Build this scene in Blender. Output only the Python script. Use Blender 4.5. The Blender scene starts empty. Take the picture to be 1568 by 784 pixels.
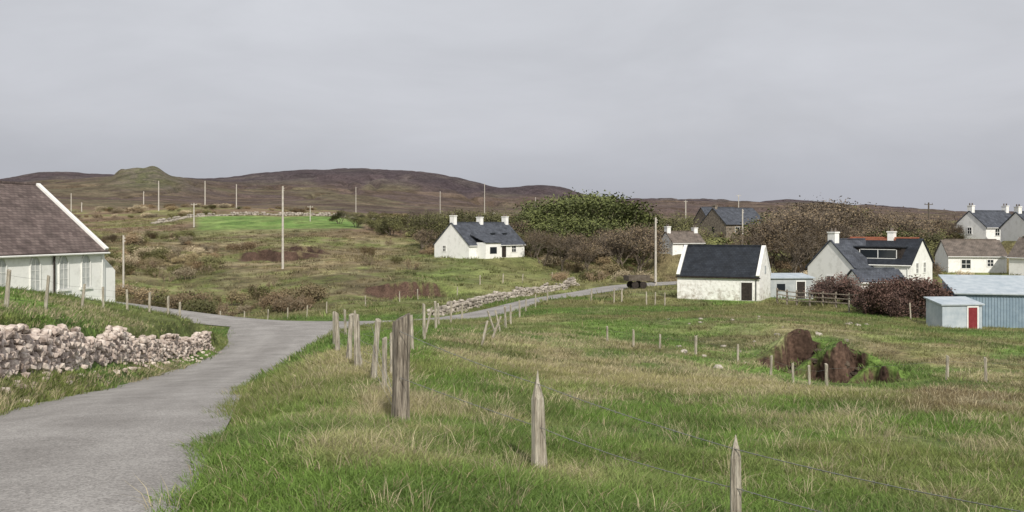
import bpy, math, random, bmesh
import numpy as np
from mathutils import Vector, Matrix
random.seed(7); RNG=np.random.default_rng(11)
scene=bpy.context.scene
F=1500.0; PX0=784.0; HZ=345.0      # survey constants (tangent bearings)
def W2(px,d): return ((px-PX0)/F*d, d)
def Z(py,d): return -(py-HZ)/F*d
def sm(a,b,x):
    t=np.clip((np.asarray(x,float)-a)/(b-a),0,1); return t*t*(3-2*t)
# ---------------- noise
def hsh(i,j,s):
    n=(i.astype(np.int64)*374761393+j.astype(np.int64)*668265263+s*1442695041)&0xffffffff
    n=((n^(n>>13))*1274126177)&0xffffffff
    n=(n^(n>>16))&0xffff
    return n/65535.0
def vn(x,y,s=0):
    x=np.asarray(x,float);y=np.asarray(y,float)
    i=np.floor(x);j=np.floor(y);u=x-i;v=y-j
    u=u*u*u*(u*(u*6-15)+10);v=v*v*v*(v*(v*6-15)+10)
    i=i.astype(np.int64);j=j.astype(np.int64)
    a=hsh(i,j,s);b=hsh(i+1,j,s);c=hsh(i,j+1,s);d=hsh(i+1,j+1,s)
    return (a*(1-u)+b*u)*(1-v)+(c*(1-u)+d*u)*v
def fbm(x,y,s=0,o=4):
    r=0;a=.5;t=0
    for k in range(o):
        ca,sa=math.cos(k*1.1),math.sin(k*1.1)
        r=r+a*vn((x*ca-y*sa)*2**k+17*k,(x*sa+y*ca)*2**k-9*k,s+k);t+=a;a*=.5
    return r/t
# ---------------- terrain table
PXC=np.array([-300,0,130,250,350,430,520,613,720,850,1000,1150,1300,1450,1600,1900],float)
T={
8:[785,785,785,784,780,778,778,780,785,800,820,840,860,870,880,890],
11:[690,702,702,700,694,688,688,695,708,735,750,760,765,772,780,790],
16:[605,625,635,635,630,620,615,622,632,650,665,672,678,683,690,700],
24:[545,553,583,600,598,580,562,570,580,592,602,608,612,618,625,640],
35:[490,500,530,572,575,560,518,516,526,543,557,575,590,578,580,590],
48:[465,470,490,520,548,545,516,503,503,510,518,513,508,520,530,545],
60:[455,460,470,490,517,517,506,494,492,487,488,487,490,502,508,520],
75:[448,458,462,480,492,491,491,490,488,466,467,468,475,480,490,500],
90:[440,445,450,475,480,478,470,465,468,459,458,459,460,460,470,480],
110:[425,425,430,450,455,450,438,438,440,445,443,445,447,447,450,460],
140:[395,395,400,405,405,402,400,400,402,415,425,425,425,420,418,420],
180:[375,370,372,375,378,378,380,382,385,392,400,405,402,398,395,395],
230:[355,352,353,354,354,354,354,360,368,375,380,382,380,378,375,375],
300:[340,338,334,330,329,330,333,345,352,358,362,362,362,360,358,358],
450:[320,320,322,322,322,323,326,334,338,340,342,342,342,342,342,342],
700:[300,300,302,305,310,310,312,318,322,322,322,326,328,330,332,332],
1000:[292,280,276,270,286,291,296,305,312,312,309,313,319,327,329,331],
1400:[290,279,274,275,272,264,259,261,279,288,305,309,317,327,330,331],
2000:[305,300,292,290,285,280,274,276,292,302,318,322,328,334,336,338],
5000:[335]*16}
DS=np.array(sorted(T),float)
tab=np.array([[(HZ-p)/F+1.7/d for p in T[int(d)]] for d in DS])
def herm(xk,yk,xq):
    m=np.zeros_like(yk)
    s=(yk[1:]-yk[:-1])/(xk[1:]-xk[:-1])[:,None]
    h=(xk[1:]-xk[:-1])[:,None]
    m[1:-1]=(s[:-1]*h[1:]+s[1:]*h[:-1])/(h[1:]+h[:-1]); m[0]=s[0];m[-1]=s[-1]
    i=np.clip(np.searchsorted(xk,xq)-1,0,len(xk)-2)
    hh=(xk[i+1]-xk[i])[:,None];t=((xq-xk[i])/(xk[i+1]-xk[i]))[:,None]
    return ((2*t**3-3*t**2+1)*yk[i]+(t**3-2*t**2+t)*hh*m[i]+(-2*t**3+3*t**2)*yk[i+1]+(t**3-t**2)*hh*m[i+1])
LN=np.linspace(math.log(8),math.log(5000),500)
PG=np.linspace(-300,1900,600)
G1=herm(np.log(DS),tab,LN); G2=herm(PXC,G1.T.copy(),PG).T
SKX=np.array([-300,0,60,150,300,335,370,410,460,510,560,610,650,690,715,740,765,800,840,865,890,930,980,1050,1100,1130,1200,1300,1470,1900],float)
SKY=np.array([290,278,267,267,272,272,268,264,261,259,258,261,264,270,276,283,288,286,284,288,297,303,306,305,306,311,309,316,327,331],float)
SKP=np.linspace(-300,1900,900);SKV=herm(SKX,SKY[:,None],SKP)[:,0]
def pxd(x,y):
    x=np.asarray(x,float);y=np.asarray(y,float)
    r=np.hypot(x,y)+1e-6;a=np.arctan2(x,y);aa=np.abs(a);lim=math.radians(35.8)
    px=PX0+F*np.tan(np.clip(a,-lim,lim))
    t=np.clip((aa-lim)/(math.pi-lim),0,1)
    px=px*(1-t)+PX0*t
    return px,r*np.cos(np.minimum(aa,lim))
def HB(x,y):
    px,d=pxd(x,y)
    u=np.clip((px+300)/2200*599,0,598.999);v=np.clip((np.log(np.maximum(d,8))-LN[0])/(LN[-1]-LN[0])*499,0,498.999)
    i=u.astype(int);j=v.astype(int);a=u-i;b=v-j
    f=(G2[j,i]*(1-a)+G2[j,i+1]*a)*(1-b)+(G2[j+1,i]*(1-a)+G2[j+1,i+1]*a)*b
    return -1.7+f*np.minimum(d,6000)
# ---------------- polylines
def resample(pts,step):
    P=np.array(pts,float);n=len(P)
    out=[]
    for i in range(n-1):
        p0=P[max(i-1,0)];p1=P[i];p2=P[i+1];p3=P[min(i+2,n-1)]
        for t in np.linspace(0,1,12,endpoint=False):
            out.append(.5*((2*p1)+(-p0+p2)*t+(2*p0-5*p1+4*p2-p3)*t*t+(-p0+3*p1-3*p2+p3)*t**3))
    out.append(P[-1]);Q=np.array(out)
    s=np.concatenate([[0],np.cumsum(np.hypot(*(Q[1:,:2]-Q[:-1,:2]).T))])
    k=max(2,int(s[-1]/step)+1);q=np.linspace(0,s[-1],k)
    return np.stack([np.interp(q,s,Q[:,c]) for c in range(Q.shape[1])],1)
def near(P,x,y):
    x=np.atleast_1d(x).astype(float);y=np.atleast_1d(y).astype(float)
    best=np.full(x.shape,1e18);idx=np.zeros(x.shape);sg=np.zeros(x.shape)
    for i in range(len(P)-1):
        a=P[i];b=P[i+1];dx=b[0]-a[0];dy=b[1]-a[1];L=dx*dx+dy*dy
        t=np.clip(((x-a[0])*dx+(y-a[1])*dy)/L,0,1)
        ex=x-a[0]-t*dx;ey=y-a[1]-t*dy;q=ex*ex+ey*ey
        m=q<best
        best[m]=q[m];idx[m]=i+t[m];sg[m]=(dx*ey-dy*ex)[m]
    return np.sqrt(best),idx,np.sign(sg)
roadA=resample([(-1.9,-25,1.85),(-2.5,-10,1.85),(-3.3,0,1.85),(-4.7,8,1.8),(-5.52,11.5,1.85),(-6.65,16,1.92),(-8.65,24,2.0),(-10.85,35,2.05),(-12.4,46,2.15),(-13.4,56,2.7),(-14.2,64,4.2),(-14.6,69.5,5.2)],1.2)
roadB=resample([(-90,86,2.2),(-45,80,2.2),(-28,76,2.2),(-18,71.5,2.5),(-11,70.5,2.4),(-5.5,74,1.7),(-1,82,1.4),(3,93,1.4),(8,106,1.5),(14,118,2.2),(22,128,2.2),(34,136,2.0),(60,150,2.0),(100,170,2)],1.6)
def prof(R):
    z=HB(R[:,0],R[:,1]);k=np.ones(9)/9
    return np.convolve(np.pad(z,4,mode='edge'),k,'valid')
zA=prof(roadA);zB=prof(roadB)
_,ix,_=near(roadB,roadA[:,0],roadA[:,1]);zBa=np.interp(ix,np.arange(len(zB)),zB)
wA=sm(54,68,roadA[:,1]);zA=zA*(1-wA)+zBa*wA
wallP=resample([(-9.1,12.5),(-11.0,20),(-12.7,28),(-14.1,35),(-15.4,44),(-16.3,52)],1.5)
PADS=[]
# eroded banks: centre, half width, step height, edge wobble, soil half depth
SCARS=[(*W2(1212,40),1.15,1.3,1.6,.42),(*W2(1272,38.6),1.35,1.7,1.8,.5),(*W2(1335,37.2),1.1,1.3,1.6,.42),
 (*W2(632,110),4.6,2.0,4.5,1.4),(*W2(425,158),6.4,1.5,9.0,2.3),(*W2(468,166),4.0,1.0,6.0,1.4)]
def scar_edge(k,x):
    s=SCARS[k];return (fbm(x*(1.9/s[2]),x*0+3+k,77+k,5)-.5)*s[4]
def H(x,y,full=True):
    x=np.atleast_1d(np.asarray(x,float));y=np.atleast_1d(np.asarray(y,float))
    z=HB(x,y);px,d=pxd(x,y)
    w=sm(1130,1350,d)*(1-sm(1450,1850,d));z=z*(1-w)+w*(-(np.interp(px,SKP,SKV)-HZ)/F*d)
    n=np.zeros_like(z)
    for wl,am,s in ((1.1,.035,1),(3.5,.09,2),(11,.24,3),(40,.8,4),(130,2.4,5),(420,5,6)):
        n+=(fbm(x/wl,y/wl,s*10,2)-.5)*2*am*sm(wl*.6,wl*3,d)
    rv=np.abs(fbm(x/120,y/160,88,4)-.5);n-=6*sm(.06,0,rv)*sm(420,600,d)*(1-sm(1250,1350,d))
    n+=(fbm(x/28,y/28,89,3)-.5)*5*sm(1000,1150,d)
    nearm=(d<75)
    if nearm.any():
        xs=x[nearm];ys=y[nearm]
        dd,ii,sg=near(wallP,xs,ys)
        r=sm(.15,.8,dd*sg)*sm(3,12,ys)*(1-sm(50,62,ys))
        n[nearm]+=r*1.05
    for k,(cx,cy,hw,hh,na_,sd) in enumerate(SCARS):
        m=(np.abs(x-cx)<hw*2)&(np.abs(y-cy)<hw*6)
        if m.any():
            xs=x[m];ys=y[m];e=scar_edge(k,xs)+(fbm(xs*2.2,ys*2.2,97,2)-.5)*.5
            lat=np.exp(-(np.abs(xs-cx)/hw)**3)*(.75+.5*fbm(xs*1.5,ys*.3,98,2))
            s0=sm(-.22,.22,(ys-cy-e)/(1 if k<3 else 2))
            n[m]+=(hh*.5*s0*(1-sm(hw*.5,hw*3.2,ys-cy))-hh*.5*(1-s0)*sm(-hw*2.6,-.3,ys-cy))*lat
    n+=(sm(168,186,px)-sm(236,266,px))*sm(900,960,d)*(1-sm(1050,1200,d))*(7.5+5*(fbm(x/14,y/14,9,3)-.5))
    n+=2.5*np.exp(-((px-215)/85)**2)*sm(800,960,d)*(1-sm(1050,1300,d))
    z=z+n
    for (cx,cy,r,zz) in PADS:
        w=1-sm(r,r*1.7,np.hypot(x-cx,y-cy)); z=z*(1-w)+zz*w
    m=(d<190)
    if m.any():
        xs=x[m];ys=y[m];zz=z[m]
        for R,zp in ((roadB,zB),(roadA,zA)):
            dd,ii,_=near(R,xs,ys);hw=np.interp(ii,np.arange(len(R)),R[:,2])
            dd=dd+(fbm(xs*1.3,ys*1.3,31,3)-.5)*.5
            w=1-sm(0,1.3,dd-hw+.2);zr=np.interp(ii,np.arange(len(R)),zp)
            zz=zz*(1-w)+(zr-.05)*w
        z[m]=zz
    return z
def H1(x,y): return float(H(x,y)[0])
# ---------------- materials
def mat(name):
    m=bpy.data.materials.new(name);m.use_nodes=True;nt=m.node_tree
    b=nt.nodes['Principled BSDF'];b.inputs['Roughness'].default_value=.9
    b.inputs['Specular IOR Level'].default_value=.25
    return m,nt,b
def nd(nt,t,**k):
    n=nt.nodes.new(t)
    for a,v in k.items(): setattr(n,a,v)
    return n
def noise_mat(name,c1,c2,scale=3,rough=.9,c3=None,bump=.3,bscale=None,stretch=(1,1,1),detail=5,lo=.35,hi=.65,bdist=.02):
    m,nt,b=mat(name);L=nt.links.new
    tc=nd(nt,'ShaderNodeTexCoord');mp=nd(nt,'ShaderNodeMapping');mp.inputs['Scale'].default_value=stretch
    L(tc.outputs['Object'],mp.inputs[0])
    n=nd(nt,'ShaderNodeTexNoise');n.inputs['Scale'].default_value=scale;n.inputs['Detail'].default_value=detail;n.inputs['Roughness'].default_value=.65
    L(mp.outputs[0],n.inputs['Vector'])
    r=nd(nt,'ShaderNodeValToRGB');r.color_ramp.elements[0].position=lo;r.color_ramp.elements[1].position=hi
    r.color_ramp.elements[0].color=(*c1,1);r.color_ramp.elements[1].color=(*c2,1)
    if c3:
        e=r.color_ramp.elements.new((lo+hi)/2);e.color=(*c3,1)
    L(n.outputs['Fac'],r.inputs[0]);L(r.outputs[0],b.inputs['Base Color']);b.inputs['Roughness'].default_value=rough
    if bump:
        n2=nd(nt,'ShaderNodeTexNoise');n2.inputs['Scale'].default_value=bscale or scale*4;n2.inputs['Detail'].default_value=4
        L(mp.outputs[0],n2.inputs['Vector'])
        bp=nd(nt,'ShaderNodeBump');bp.inputs['Strength'].default_value=bump;bp.inputs['Distance'].default_value=bdist
        L(n2.outputs['Fac'],bp.inputs['Height']);L(bp.outputs[0],b.inputs['Normal'])
    return m
M_white=noise_mat('whitewash',(.70,.70,.67),(.86,.86,.84),1.2,.85,bump=.5,bscale=9,lo=.3,hi=.5)
def stained():
    m,nt,b=mat('stained_whitewash');L=nt.links.new
    tc=nd(nt,'ShaderNodeTexCoord');n=nd(nt,'ShaderNodeTexNoise');n.inputs['Scale'].default_value=2.2;n.inputs['Detail'].default_value=9;n.inputs['Roughness'].default_value=.7
    L(tc.outputs['Object'],n.inputs['Vector'])
    s=nd(nt,'ShaderNodeSeparateXYZ');L(tc.outputs['Object'],s.inputs[0])
    mr=nd(nt,'ShaderNodeMapRange');mr.inputs['From Min'].default_value=0;mr.inputs['From Max'].default_value=1.6;mr.inputs['To Min'].default_value=.13;mr.inputs['To Max'].default_value=0
    L(s.outputs['Z'],mr.inputs['Value'])
    a=nd(nt,'ShaderNodeMath',operation='ADD');L(n.outputs['Fac'],a.inputs[0]);L(mr.outputs[0],a.inputs[1])
    r=nd(nt,'ShaderNodeValToRGB');e=r.color_ramp.elements;e[0].position=.54;e[0].color=(.82,.82,.79,1);e[1].position=.76;e[1].color=(.36,.32,.27,1)
    L(a.outputs[0],r.inputs[0]);L(r.outputs[0],b.inputs['Base Color'])
    bp=nd(nt,'ShaderNodeBump');bp.inputs['Strength'].default_value=.6;bp.inputs['Distance'].default_value=.05
    v=nd(nt,'ShaderNodeTexVoronoi');v.inputs['Scale'].default_value=3.2;L(tc.outputs['Object'],v.inputs['Vector'])
    L(v.outputs['Distance'],bp.inputs['Height']);L(bp.outputs[0],b.inputs['Normal'])
    return m
M_stain=stained()
def roofmat(name,c1,c2,bw=.3,rh=.22,rough=.7):
    m,nt,b=mat(name);L=nt.links.new
    tc=nd(nt,'ShaderNodeTexCoord');s=nd(nt,'ShaderNodeSeparateXYZ');L(tc.outputs['Object'],s.inputs[0])
    mu=nd(nt,'ShaderNodeMath',operation='MULTIPLY');mu.inputs[1].default_value=1.45;L(s.outputs['Z'],mu.inputs[0])
    c=nd(nt,'ShaderNodeCombineXYZ');L(s.outputs['X'],c.inputs[0]);L(mu.outputs[0],c.inputs[1])
    br=nd(nt,'ShaderNodeTexBrick');br.inputs['Scale'].default_value=1;br.inputs['Brick Width'].default_value=bw;br.inputs['Row Height'].default_value=rh
    br.inputs['Mortar Size'].default_value=.012;br.inputs['Color1'].default_value=(*c1,1);br.inputs['Color2'].default_value=(*c2,1)
    br.inputs['Mortar'].default_value=(*[x*.45 for x in c1],1);L(c.outputs[0],br.inputs['Vector'])
    n=nd(nt,'ShaderNodeTexNoise');n.inputs['Scale'].default_value=1.3;n.inputs['Detail'].default_value=8;L(tc.outputs['Object'],n.inputs['Vector'])
    mr=nd(nt,'ShaderNodeMapRange');mr.inputs['From Min'].default_value=.3;mr.inputs['From Max'].default_value=.7;mr.inputs['To Min'].default_value=.65;mr.inputs['To Max'].default_value=1.35
    L(n.outputs['Fac'],mr.inputs['Value'])
    mx=nd(nt,'ShaderNodeVectorMath',operation='SCALE');L(br.outputs['Color'],mx.inputs[0]);L(mr.outputs[0],mx.inputs['Scale'])
    L(mx.outputs[0],b.inputs['Base Color']);b.inputs['Roughness'].default_value=rough
    bp=nd(nt,'ShaderNodeBump');bp.inputs['Strength'].default_value=.5;bp.inputs['Distance'].default_value=.02;L(br.outputs['Fac'],bp.inputs['Height']);bp.invert=True;L(bp.outputs[0],b.inputs['Normal'])
    return m
M_slate=roofmat('slate_roof',(.06,.067,.084),(.085,.094,.113))
M_slatedk=roofmat('dark_slate_roof',(.018,.022,.03),(.028,.033,.042))
M_church=roofmat('old_slate_roof',(.105,.08,.075),(.165,.13,.12),.35,.22,.85)
M_brownroof=roofmat('brown_tile_roof',(.13,.11,.095),(.17,.14,.12))
M_redroof=noise_mat('red_ridge_tile',(.28,.10,.06),(.38,.16,.10),5)
M_glass,_,_b=mat('window_glass');_b.inputs['Base Color'].default_value=(.02,.025,.03,1);_b.inputs['Roughness'].default_value=.12;_b.inputs['Specular IOR Level'].default_value=.6
M_churchglass=noise_mat('pale_blind_glass',(.40,.42,.42),(.56,.57,.56),3,.4)
M_frame=noise_mat('white_frame',(.72,.72,.70),(.82,.82,.80),4,.6,bump=0)
M_dark=noise_mat('dark_timber',(.02,.017,.015),(.05,.04,.035),5,.8)
M_red=noise_mat('red_door_paint',(.17,.02,.025),(.22,.035,.04),4,.6)
M_stone=noise_mat('rubble_stone_wall',(.10,.085,.07),(.30,.26,.21),2.5,.95,bump=.8,bscale=4)
M_drystone=noise_mat('dry_stone',(.20,.155,.13),(.72,.64,.57),2.3,.95,c3=(.50,.42,.37),bump=.9,bscale=14)
M_graystone=noise_mat('grey_dry_stone',(.17,.15,.125),(.52,.47,.41),1.2,.95,bump=.8,bscale=8)
M_blue=noise_mat('blue_sheet_metal',(.19,.26,.33),(.26,.34,.41),1.5,.6)
M_palemetal=noise_mat('pale_sheet_metal',(.34,.40,.45),(.48,.53,.57),1.5,.55)
M_harl=noise_mat('grey_harling',(.33,.36,.38),(.46,.48,.49),1.5,.9)
M_wood=noise_mat('weathered_post_wood',(.12,.10,.08),(.62,.58,.49),9,.9,c3=(.40,.36,.29),bump=1.0,bscale=30,stretch=(3.2,3.2,.22),lo=.3,hi=.68,bdist=.03)
M_wooddk=noise_mat('dark_post_wood',(.05,.042,.034),(.44,.39,.32),9,.9,c3=(.21,.18,.145),bump=1.0,bscale=30,stretch=(3.2,3.2,.22),lo=.32,hi=.66,bdist=.03)
M_pole=noise_mat('pale_pole_wood',(.42,.39,.34),(.58,.55,.50),3,.9,bump=.2)
M_poledk=noise_mat('dark_pole_wood',(.08,.065,.05),(.14,.12,.1),3,.9,bump=.2)
M_soil=noise_mat('peaty_rock',(.03,.022,.017),(.13,.10,.075),3,.95,bump=.9,bscale=9)
M_wire,_,_b=mat('galvanised_wire');_b.inputs['Base Color'].default_value=(.26,.26,.25,1);_b.inputs['Metallic'].default_value=.5;_b.inputs['Roughness'].default_value=.6
def plain(name,c):
    m,nt,b=mat(name);L=nt.links.new
    g=nd(nt,'ShaderNodeTexCoord');n=nd(nt,'ShaderNodeTexNoise');n.inputs['Scale'].default_value=.9;n.inputs['Detail'].default_value=1;L(g.outputs['Object'],n.inputs['Vector'])
    mr=nd(nt,'ShaderNodeMapRange');mr.inputs['From Min'].default_value=.3;mr.inputs['From Max'].default_value=.7;mr.inputs['To Min'].default_value=.7;mr.inputs['To Max'].default_value=1.3;L(n.outputs['Fac'],mr.inputs['Value'])
    v=nd(nt,'ShaderNodeVectorMath',operation='SCALE');v.inputs[0].default_value=c;L(mr.outputs[0],v.inputs['Scale']);L(v.outputs[0],b.inputs['Base Color']);return m
M_bark=plain('bark',(.145,.12,.095));M_twig=plain('pale_twig',(.27,.21,.15))
M_lfG=plain('willow_leaf',(.135,.155,.055));M_lfG2=plain('willow_leaf_dark',(.075,.088,.036))
M_lfB=plain('budding_leaf',(.215,.165,.105));M_lfB2=plain('budding_leaf_dark',(.115,.088,.064))
M_lfO=plain('olive_leaf',(.155,.155,.065));M_lfO2=plain('olive_leaf_dark',(.085,.085,.042))
M_lfR=plain('russet_leaf',(.14,.085,.07));M_lfR2=plain('russet_leaf_dark',(.068,.044,.038))
def tintmat(name,vary=.0,transl=.0,inst=True):
    m,nt,b=mat(name);L=nt.links.new
    a=nd(nt,'ShaderNodeAttribute');a.attribute_type='INSTANCER' if inst else 'GEOMETRY';a.attribute_name='tint'
    out=a.outputs['Color']
    if vary:
        o=nd(nt,'ShaderNodeObjectInfo')
        mr=nd(nt,'ShaderNodeMapRange');mr.inputs['To Min'].default_value=1-vary;mr.inputs['To Max'].default_value=1+vary;L(o.outputs['Random'],mr.inputs['Value'])
        vm=nd(nt,'ShaderNodeVectorMath',operation='SCALE');L(a.outputs['Color'],vm.inputs[0]);L(mr.outputs[0],vm.inputs['Scale']);out=vm.outputs[0]
    L(out,b.inputs['Base Color']);b.inputs['Roughness'].default_value=.65
    if transl:
        t=nd(nt,'ShaderNodeBsdfTranslucent');L(out,t.inputs['Color'])
        mx=nd(nt,'ShaderNodeMixShader');mx.inputs[0].default_value=transl
        L(b.outputs[0],mx.inputs[1]);L(t.outputs[0],mx.inputs[2]);L(mx.outputs[0],nt.nodes['Material Output'].inputs['Surface'])
    return m
M_blade=tintmat('grass_blade',0,.28,False);M_scrubleaf=tintmat('scrub_leaf',.35,.0,True)
# ---------------- mesh builder
class MB:
    def __init__(s): s.v=[];s.f=[];s.m=[]
    def add(s,vs,fs,mi=0):
        o=len(s.v);s.v+=[tuple(v) for v in vs];s.f+=[tuple(i+o for i in f) for f in fs];s.m+=[mi]*len(fs)
    def box(s,c,size,mi=0,M=None):
        x,y,z=[q/2 for q in size];vs=[(c[0]+a*x,c[1]+b*y,c[2]+d*z) for a in(-1,1) for b in(-1,1) for d in(-1,1)]
        if M: vs=[M@Vector(v) for v in vs]
        s.add(vs,[(0,1,3,2),(4,6,7,5),(0,4,5,1),(2,3,7,6),(0,2,6,4),(1,5,7,3)],mi)
    def tube(s,p0,p1,r0,r1,n=4,mi=0,cap=False):
        p0=Vector(p0);p1=Vector(p1);d=(p1-p0)
        if d.length<1e-6:return
        d.normalize();a=d.orthogonal().normalized();b=d.cross(a)
        vs=[]
        for p,r in((p0,r0),(p1,r1)):
            for k in range(n):
                t=2*math.pi*k/n;vs.append(p+a*(r*math.cos(t))+b*(r*math.sin(t)))
        fs=[(k,(k+1)%n,n+(k+1)%n,n+k) for k in range(n)]
        if cap: fs+= [tuple(range(n))[::-1],tuple(range(n,2*n))]
        s.add(vs,fs,mi)
    def obj(s,name,mats,parent=None,smooth=False,coll=None):
        me=bpy.data.meshes.new(name);me.from_pydata(s.v,[],s.f)
        for m in mats: me.materials.append(m)
        me.polygons.foreach_set('material_index',s.m)
        if smooth: me.polygons.foreach_set('use_smooth',[True]*len(s.f))
        me.update();o=bpy.data.objects.new(name,me);(coll or scene.collection).objects.link(o)
        if parent:o.parent=parent
        return o
def empty(name,loc=(0,0,0),rz=0,parent=None):
    o=bpy.data.objects.new(name,None);scene.collection.objects.link(o);o.location=loc;o.rotation_euler=(0,0,rz);o.empty_display_size=.3
    if parent:o.parent=parent
    return o
# ---------------- buildings
def building(name,px,d,zb,theta,L,W,he,rise,wm,rm,ref=0,chim=(),op=(),skew=False,parent=None,pad=True,ridge=None,over=.18,chm=None,mono=False):
    th=math.radians(theta);c,s=math.cos(th),math.sin(th);X,Y=W2(px,d)
    lx=ref*L;ox,oy=X-c*lx,Y-s*lx
    if pad:
        cx=ox+c*L/2-s*W/2;cy=oy+s*L/2+c*W/2;PADS.append((cx,cy,max(L,W)*.62,zb-.05))
    e=empty(name if parent is None else 'wing',(ox,oy,zb),th)
    if parent is not None:
        e.parent=parent;bpy.context.view_layer.update();e.matrix_parent_inverse=parent.matrix_world.inverted()
    b=MB()
    if mono:
        vs=[(x,y,z) for x in(0,L) for (y,z) in((0,-1.5),(0,he),(W,he+rise),(W,-1.5))]
        b.add(vs,[(0,1,2,3),(7,6,5,4),(0,4,5,1),(3,2,6,7),(1,5,6,2)])
    else:
        vs=[(x,y,z) for x in(0,L) for (y,z) in((0,-1.5),(0,he),(W/2,he+rise),(W,he),(W,-1.5))]
        b.add(vs,[(0,1,2,3,4),(9,8,7,6,5),(0,5,6,1),(4,3,8,9),(1,6,7,2),(2,7,8,3)])
    b.obj('walls',[wm],e)
    r=MB();t=.13;xo=0.0 if skew else over*.7
    def slab(ya,za,yb,zb2,xa,xb,th_,mi=0,bb=r,lift=.012):
        nn=Vector((0,-(zb2-za),yb-ya)).normalized()
        if nn.z<0: nn=-nn
        vs=[]
        for x in(xa,xb):
            for (y,z) in((ya,za),(yb,zb2)):
                for q in(lift,lift+th_): vs.append((x,y+nn.y*q,z+nn.z*q))
        bb.add(vs,[(0,1,3,2),(4,6,7,5),(0,4,5,1),(2,3,7,6),(0,2,6,4),(1,5,7,3)],mi)
    if mono:
        k=rise/W;slab(-over,he-over*k,W+over,he+rise+over*k,-over,L+over,.08)
    else:
        k=rise/(W/2)
        slab(-over,he-over*k,W/2,he+rise,-xo,L+xo,t);slab(W+over,he-over*k,W/2,he+rise,-xo,L+xo,t)
    r.obj('roof',[rm],e)
    tr=MB()
    if skew:
        for x0 in(-.03,L-.27):
            slab(-over*.6,he-over*.6*k,W/2,he+rise,x0,x0+.3,.27,0,tr);slab(W+over*.6,he-over*.6*k,W/2,he+rise,x0,x0+.3,.27,0,tr)
        tr.obj('gable_copings',[M_frame],e)
    if not mono:
        rr=MB();rr.box((L/2,W/2,he+rise+t+.04),(L-.6,.3,.14));rr.obj('ridge_tiles',[ridge or rm],e)
        g=MB();g.tube((-.1,-over-.06,he-over*k),(L+.1,-over-.06,he-over*k),.06,.06,6)
        g.tube((L-.3,-over*.4,he-over*k),(L-.3,-.06,0),.04,.04,5)
        g.obj('gutter',[M_dark if wm is not M_white else M_frame],e)
    for i,(cx,hh) in enumerate(chim):
        q=MB();top=he+rise+hh
        q.box((cx,W/2,(top+he)/2),(.62,.95,top-he));q.box((cx,W/2,top+.07),(.74,1.08,.13),0)
        for o_ in(-.25,.25):q.tube((cx,W/2+o_,top+.135),(cx,W/2+o_,top+.5),.12,.1,8,1,True)
        q.obj('chimney_%d'%(i+1),[chm or wm,M_brownroof],e)
    fr=MB();gl=MB();dr=MB()
    for (face,x,z,w,hh,kind) in op:
        if face=='F': T_=lambda u,o,v:(u,-o,v)
        elif face=='B':T_=lambda u,o,v:(u,W+o,v)
        elif face=='L':T_=lambda u,o,v:(-o,u,v)
        else:T_=lambda u,o,v:(L+o,u,v)
        def bx(mb,u0,u1,o0,o1,v0,v1,mi=0):
            a=T_(u0,o0,v0);c_=T_(u1,o1,v1);mb.box([(a[i]+c_[i])/2 for i in range(3)],[abs(a[i]-c_[i]) for i in range(3)],mi)
        if kind in('win','darkwin'):
            bx(gl,x-w/2,x+w/2,-.02,.012,z,z+hh)
            f_=.09
            if kind=='win':
                for (u0,u1,v0,v1) in((x-w/2-f_,x-w/2,z-.0,z+hh),(x+w/2,x+w/2+f_,z,z+hh),(x-w/2-f_,x+w/2+f_,z+hh,z+hh+f_),(x-w/2-f_-.06,x+w/2+f_+.06,z-.1,z)):
                    bx(fr,u0,u1,-.02,.06,v0,v1)
                bx(fr,x-.025,x+.025,.013,.04,z,z+hh);bx(fr,x-w/2,x-.026,.013,.038,z+hh/2-.03,z+hh/2+.03);bx(fr,x+.026,x+w/2,.013,.038,z+hh/2-.03,z+hh/2+.03)
        elif kind=='arch':
            pts=[(x-w/2,z),(x+w/2,z)]+[(x+w/2*math.cos(a),z+hh-w/2+ (w*.8)*math.sin(a)) for a in np.linspace(0,math.pi,11)]
            n=len(pts);gl.add([T_(u,.012,v) for u,v in pts],[tuple(range(n))],0)
            for a,b_ in zip(pts[1:-1],pts[2:]): fr.tube(T_(a[0],.03,a[1]),T_(b_[0],.03,b_[1]),.045,.045,4)
            fr.tube(T_(x-w/2,.03,z),T_(x-w/2,.03,z+hh-w/2),.045,.045,4)
            bx(fr,x-w/2-.15,x+w/2+.15,-.02,.1,z-.14,z-.02)
            bx(fr,x-.02,x+.02,.02,.035,z,z+hh)
            for q_ in(.33,.66): bx(fr,x-w/2,x+w/2,.02,.03,z+hh*q_-.015,z+hh*q_+.015)
        elif kind in('door','reddoor'):
            bx(dr,x-w/2,x+w/2,-.02,.02,z,z+hh,1 if kind=='reddoor' else 0)
            for u0 in (x-w/2-.08,x+w/2): bx(fr,u0,u0+.08,-.02,.05,z,z+hh)
            bx(fr,x-w/2-.08,x+w/2+.08,-.02,.05,z+hh,z+hh+.09)
    if gl.v: gl.obj('window_panes',[M_glass if not(op and op[0][5]=='arch') else M_churchglass],e)
    if fr.v: fr.obj('frames',[M_frame],e)
    if dr.v: dr.obj('door',[M_dark,M_red,M_harl],e)
    return e
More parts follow.
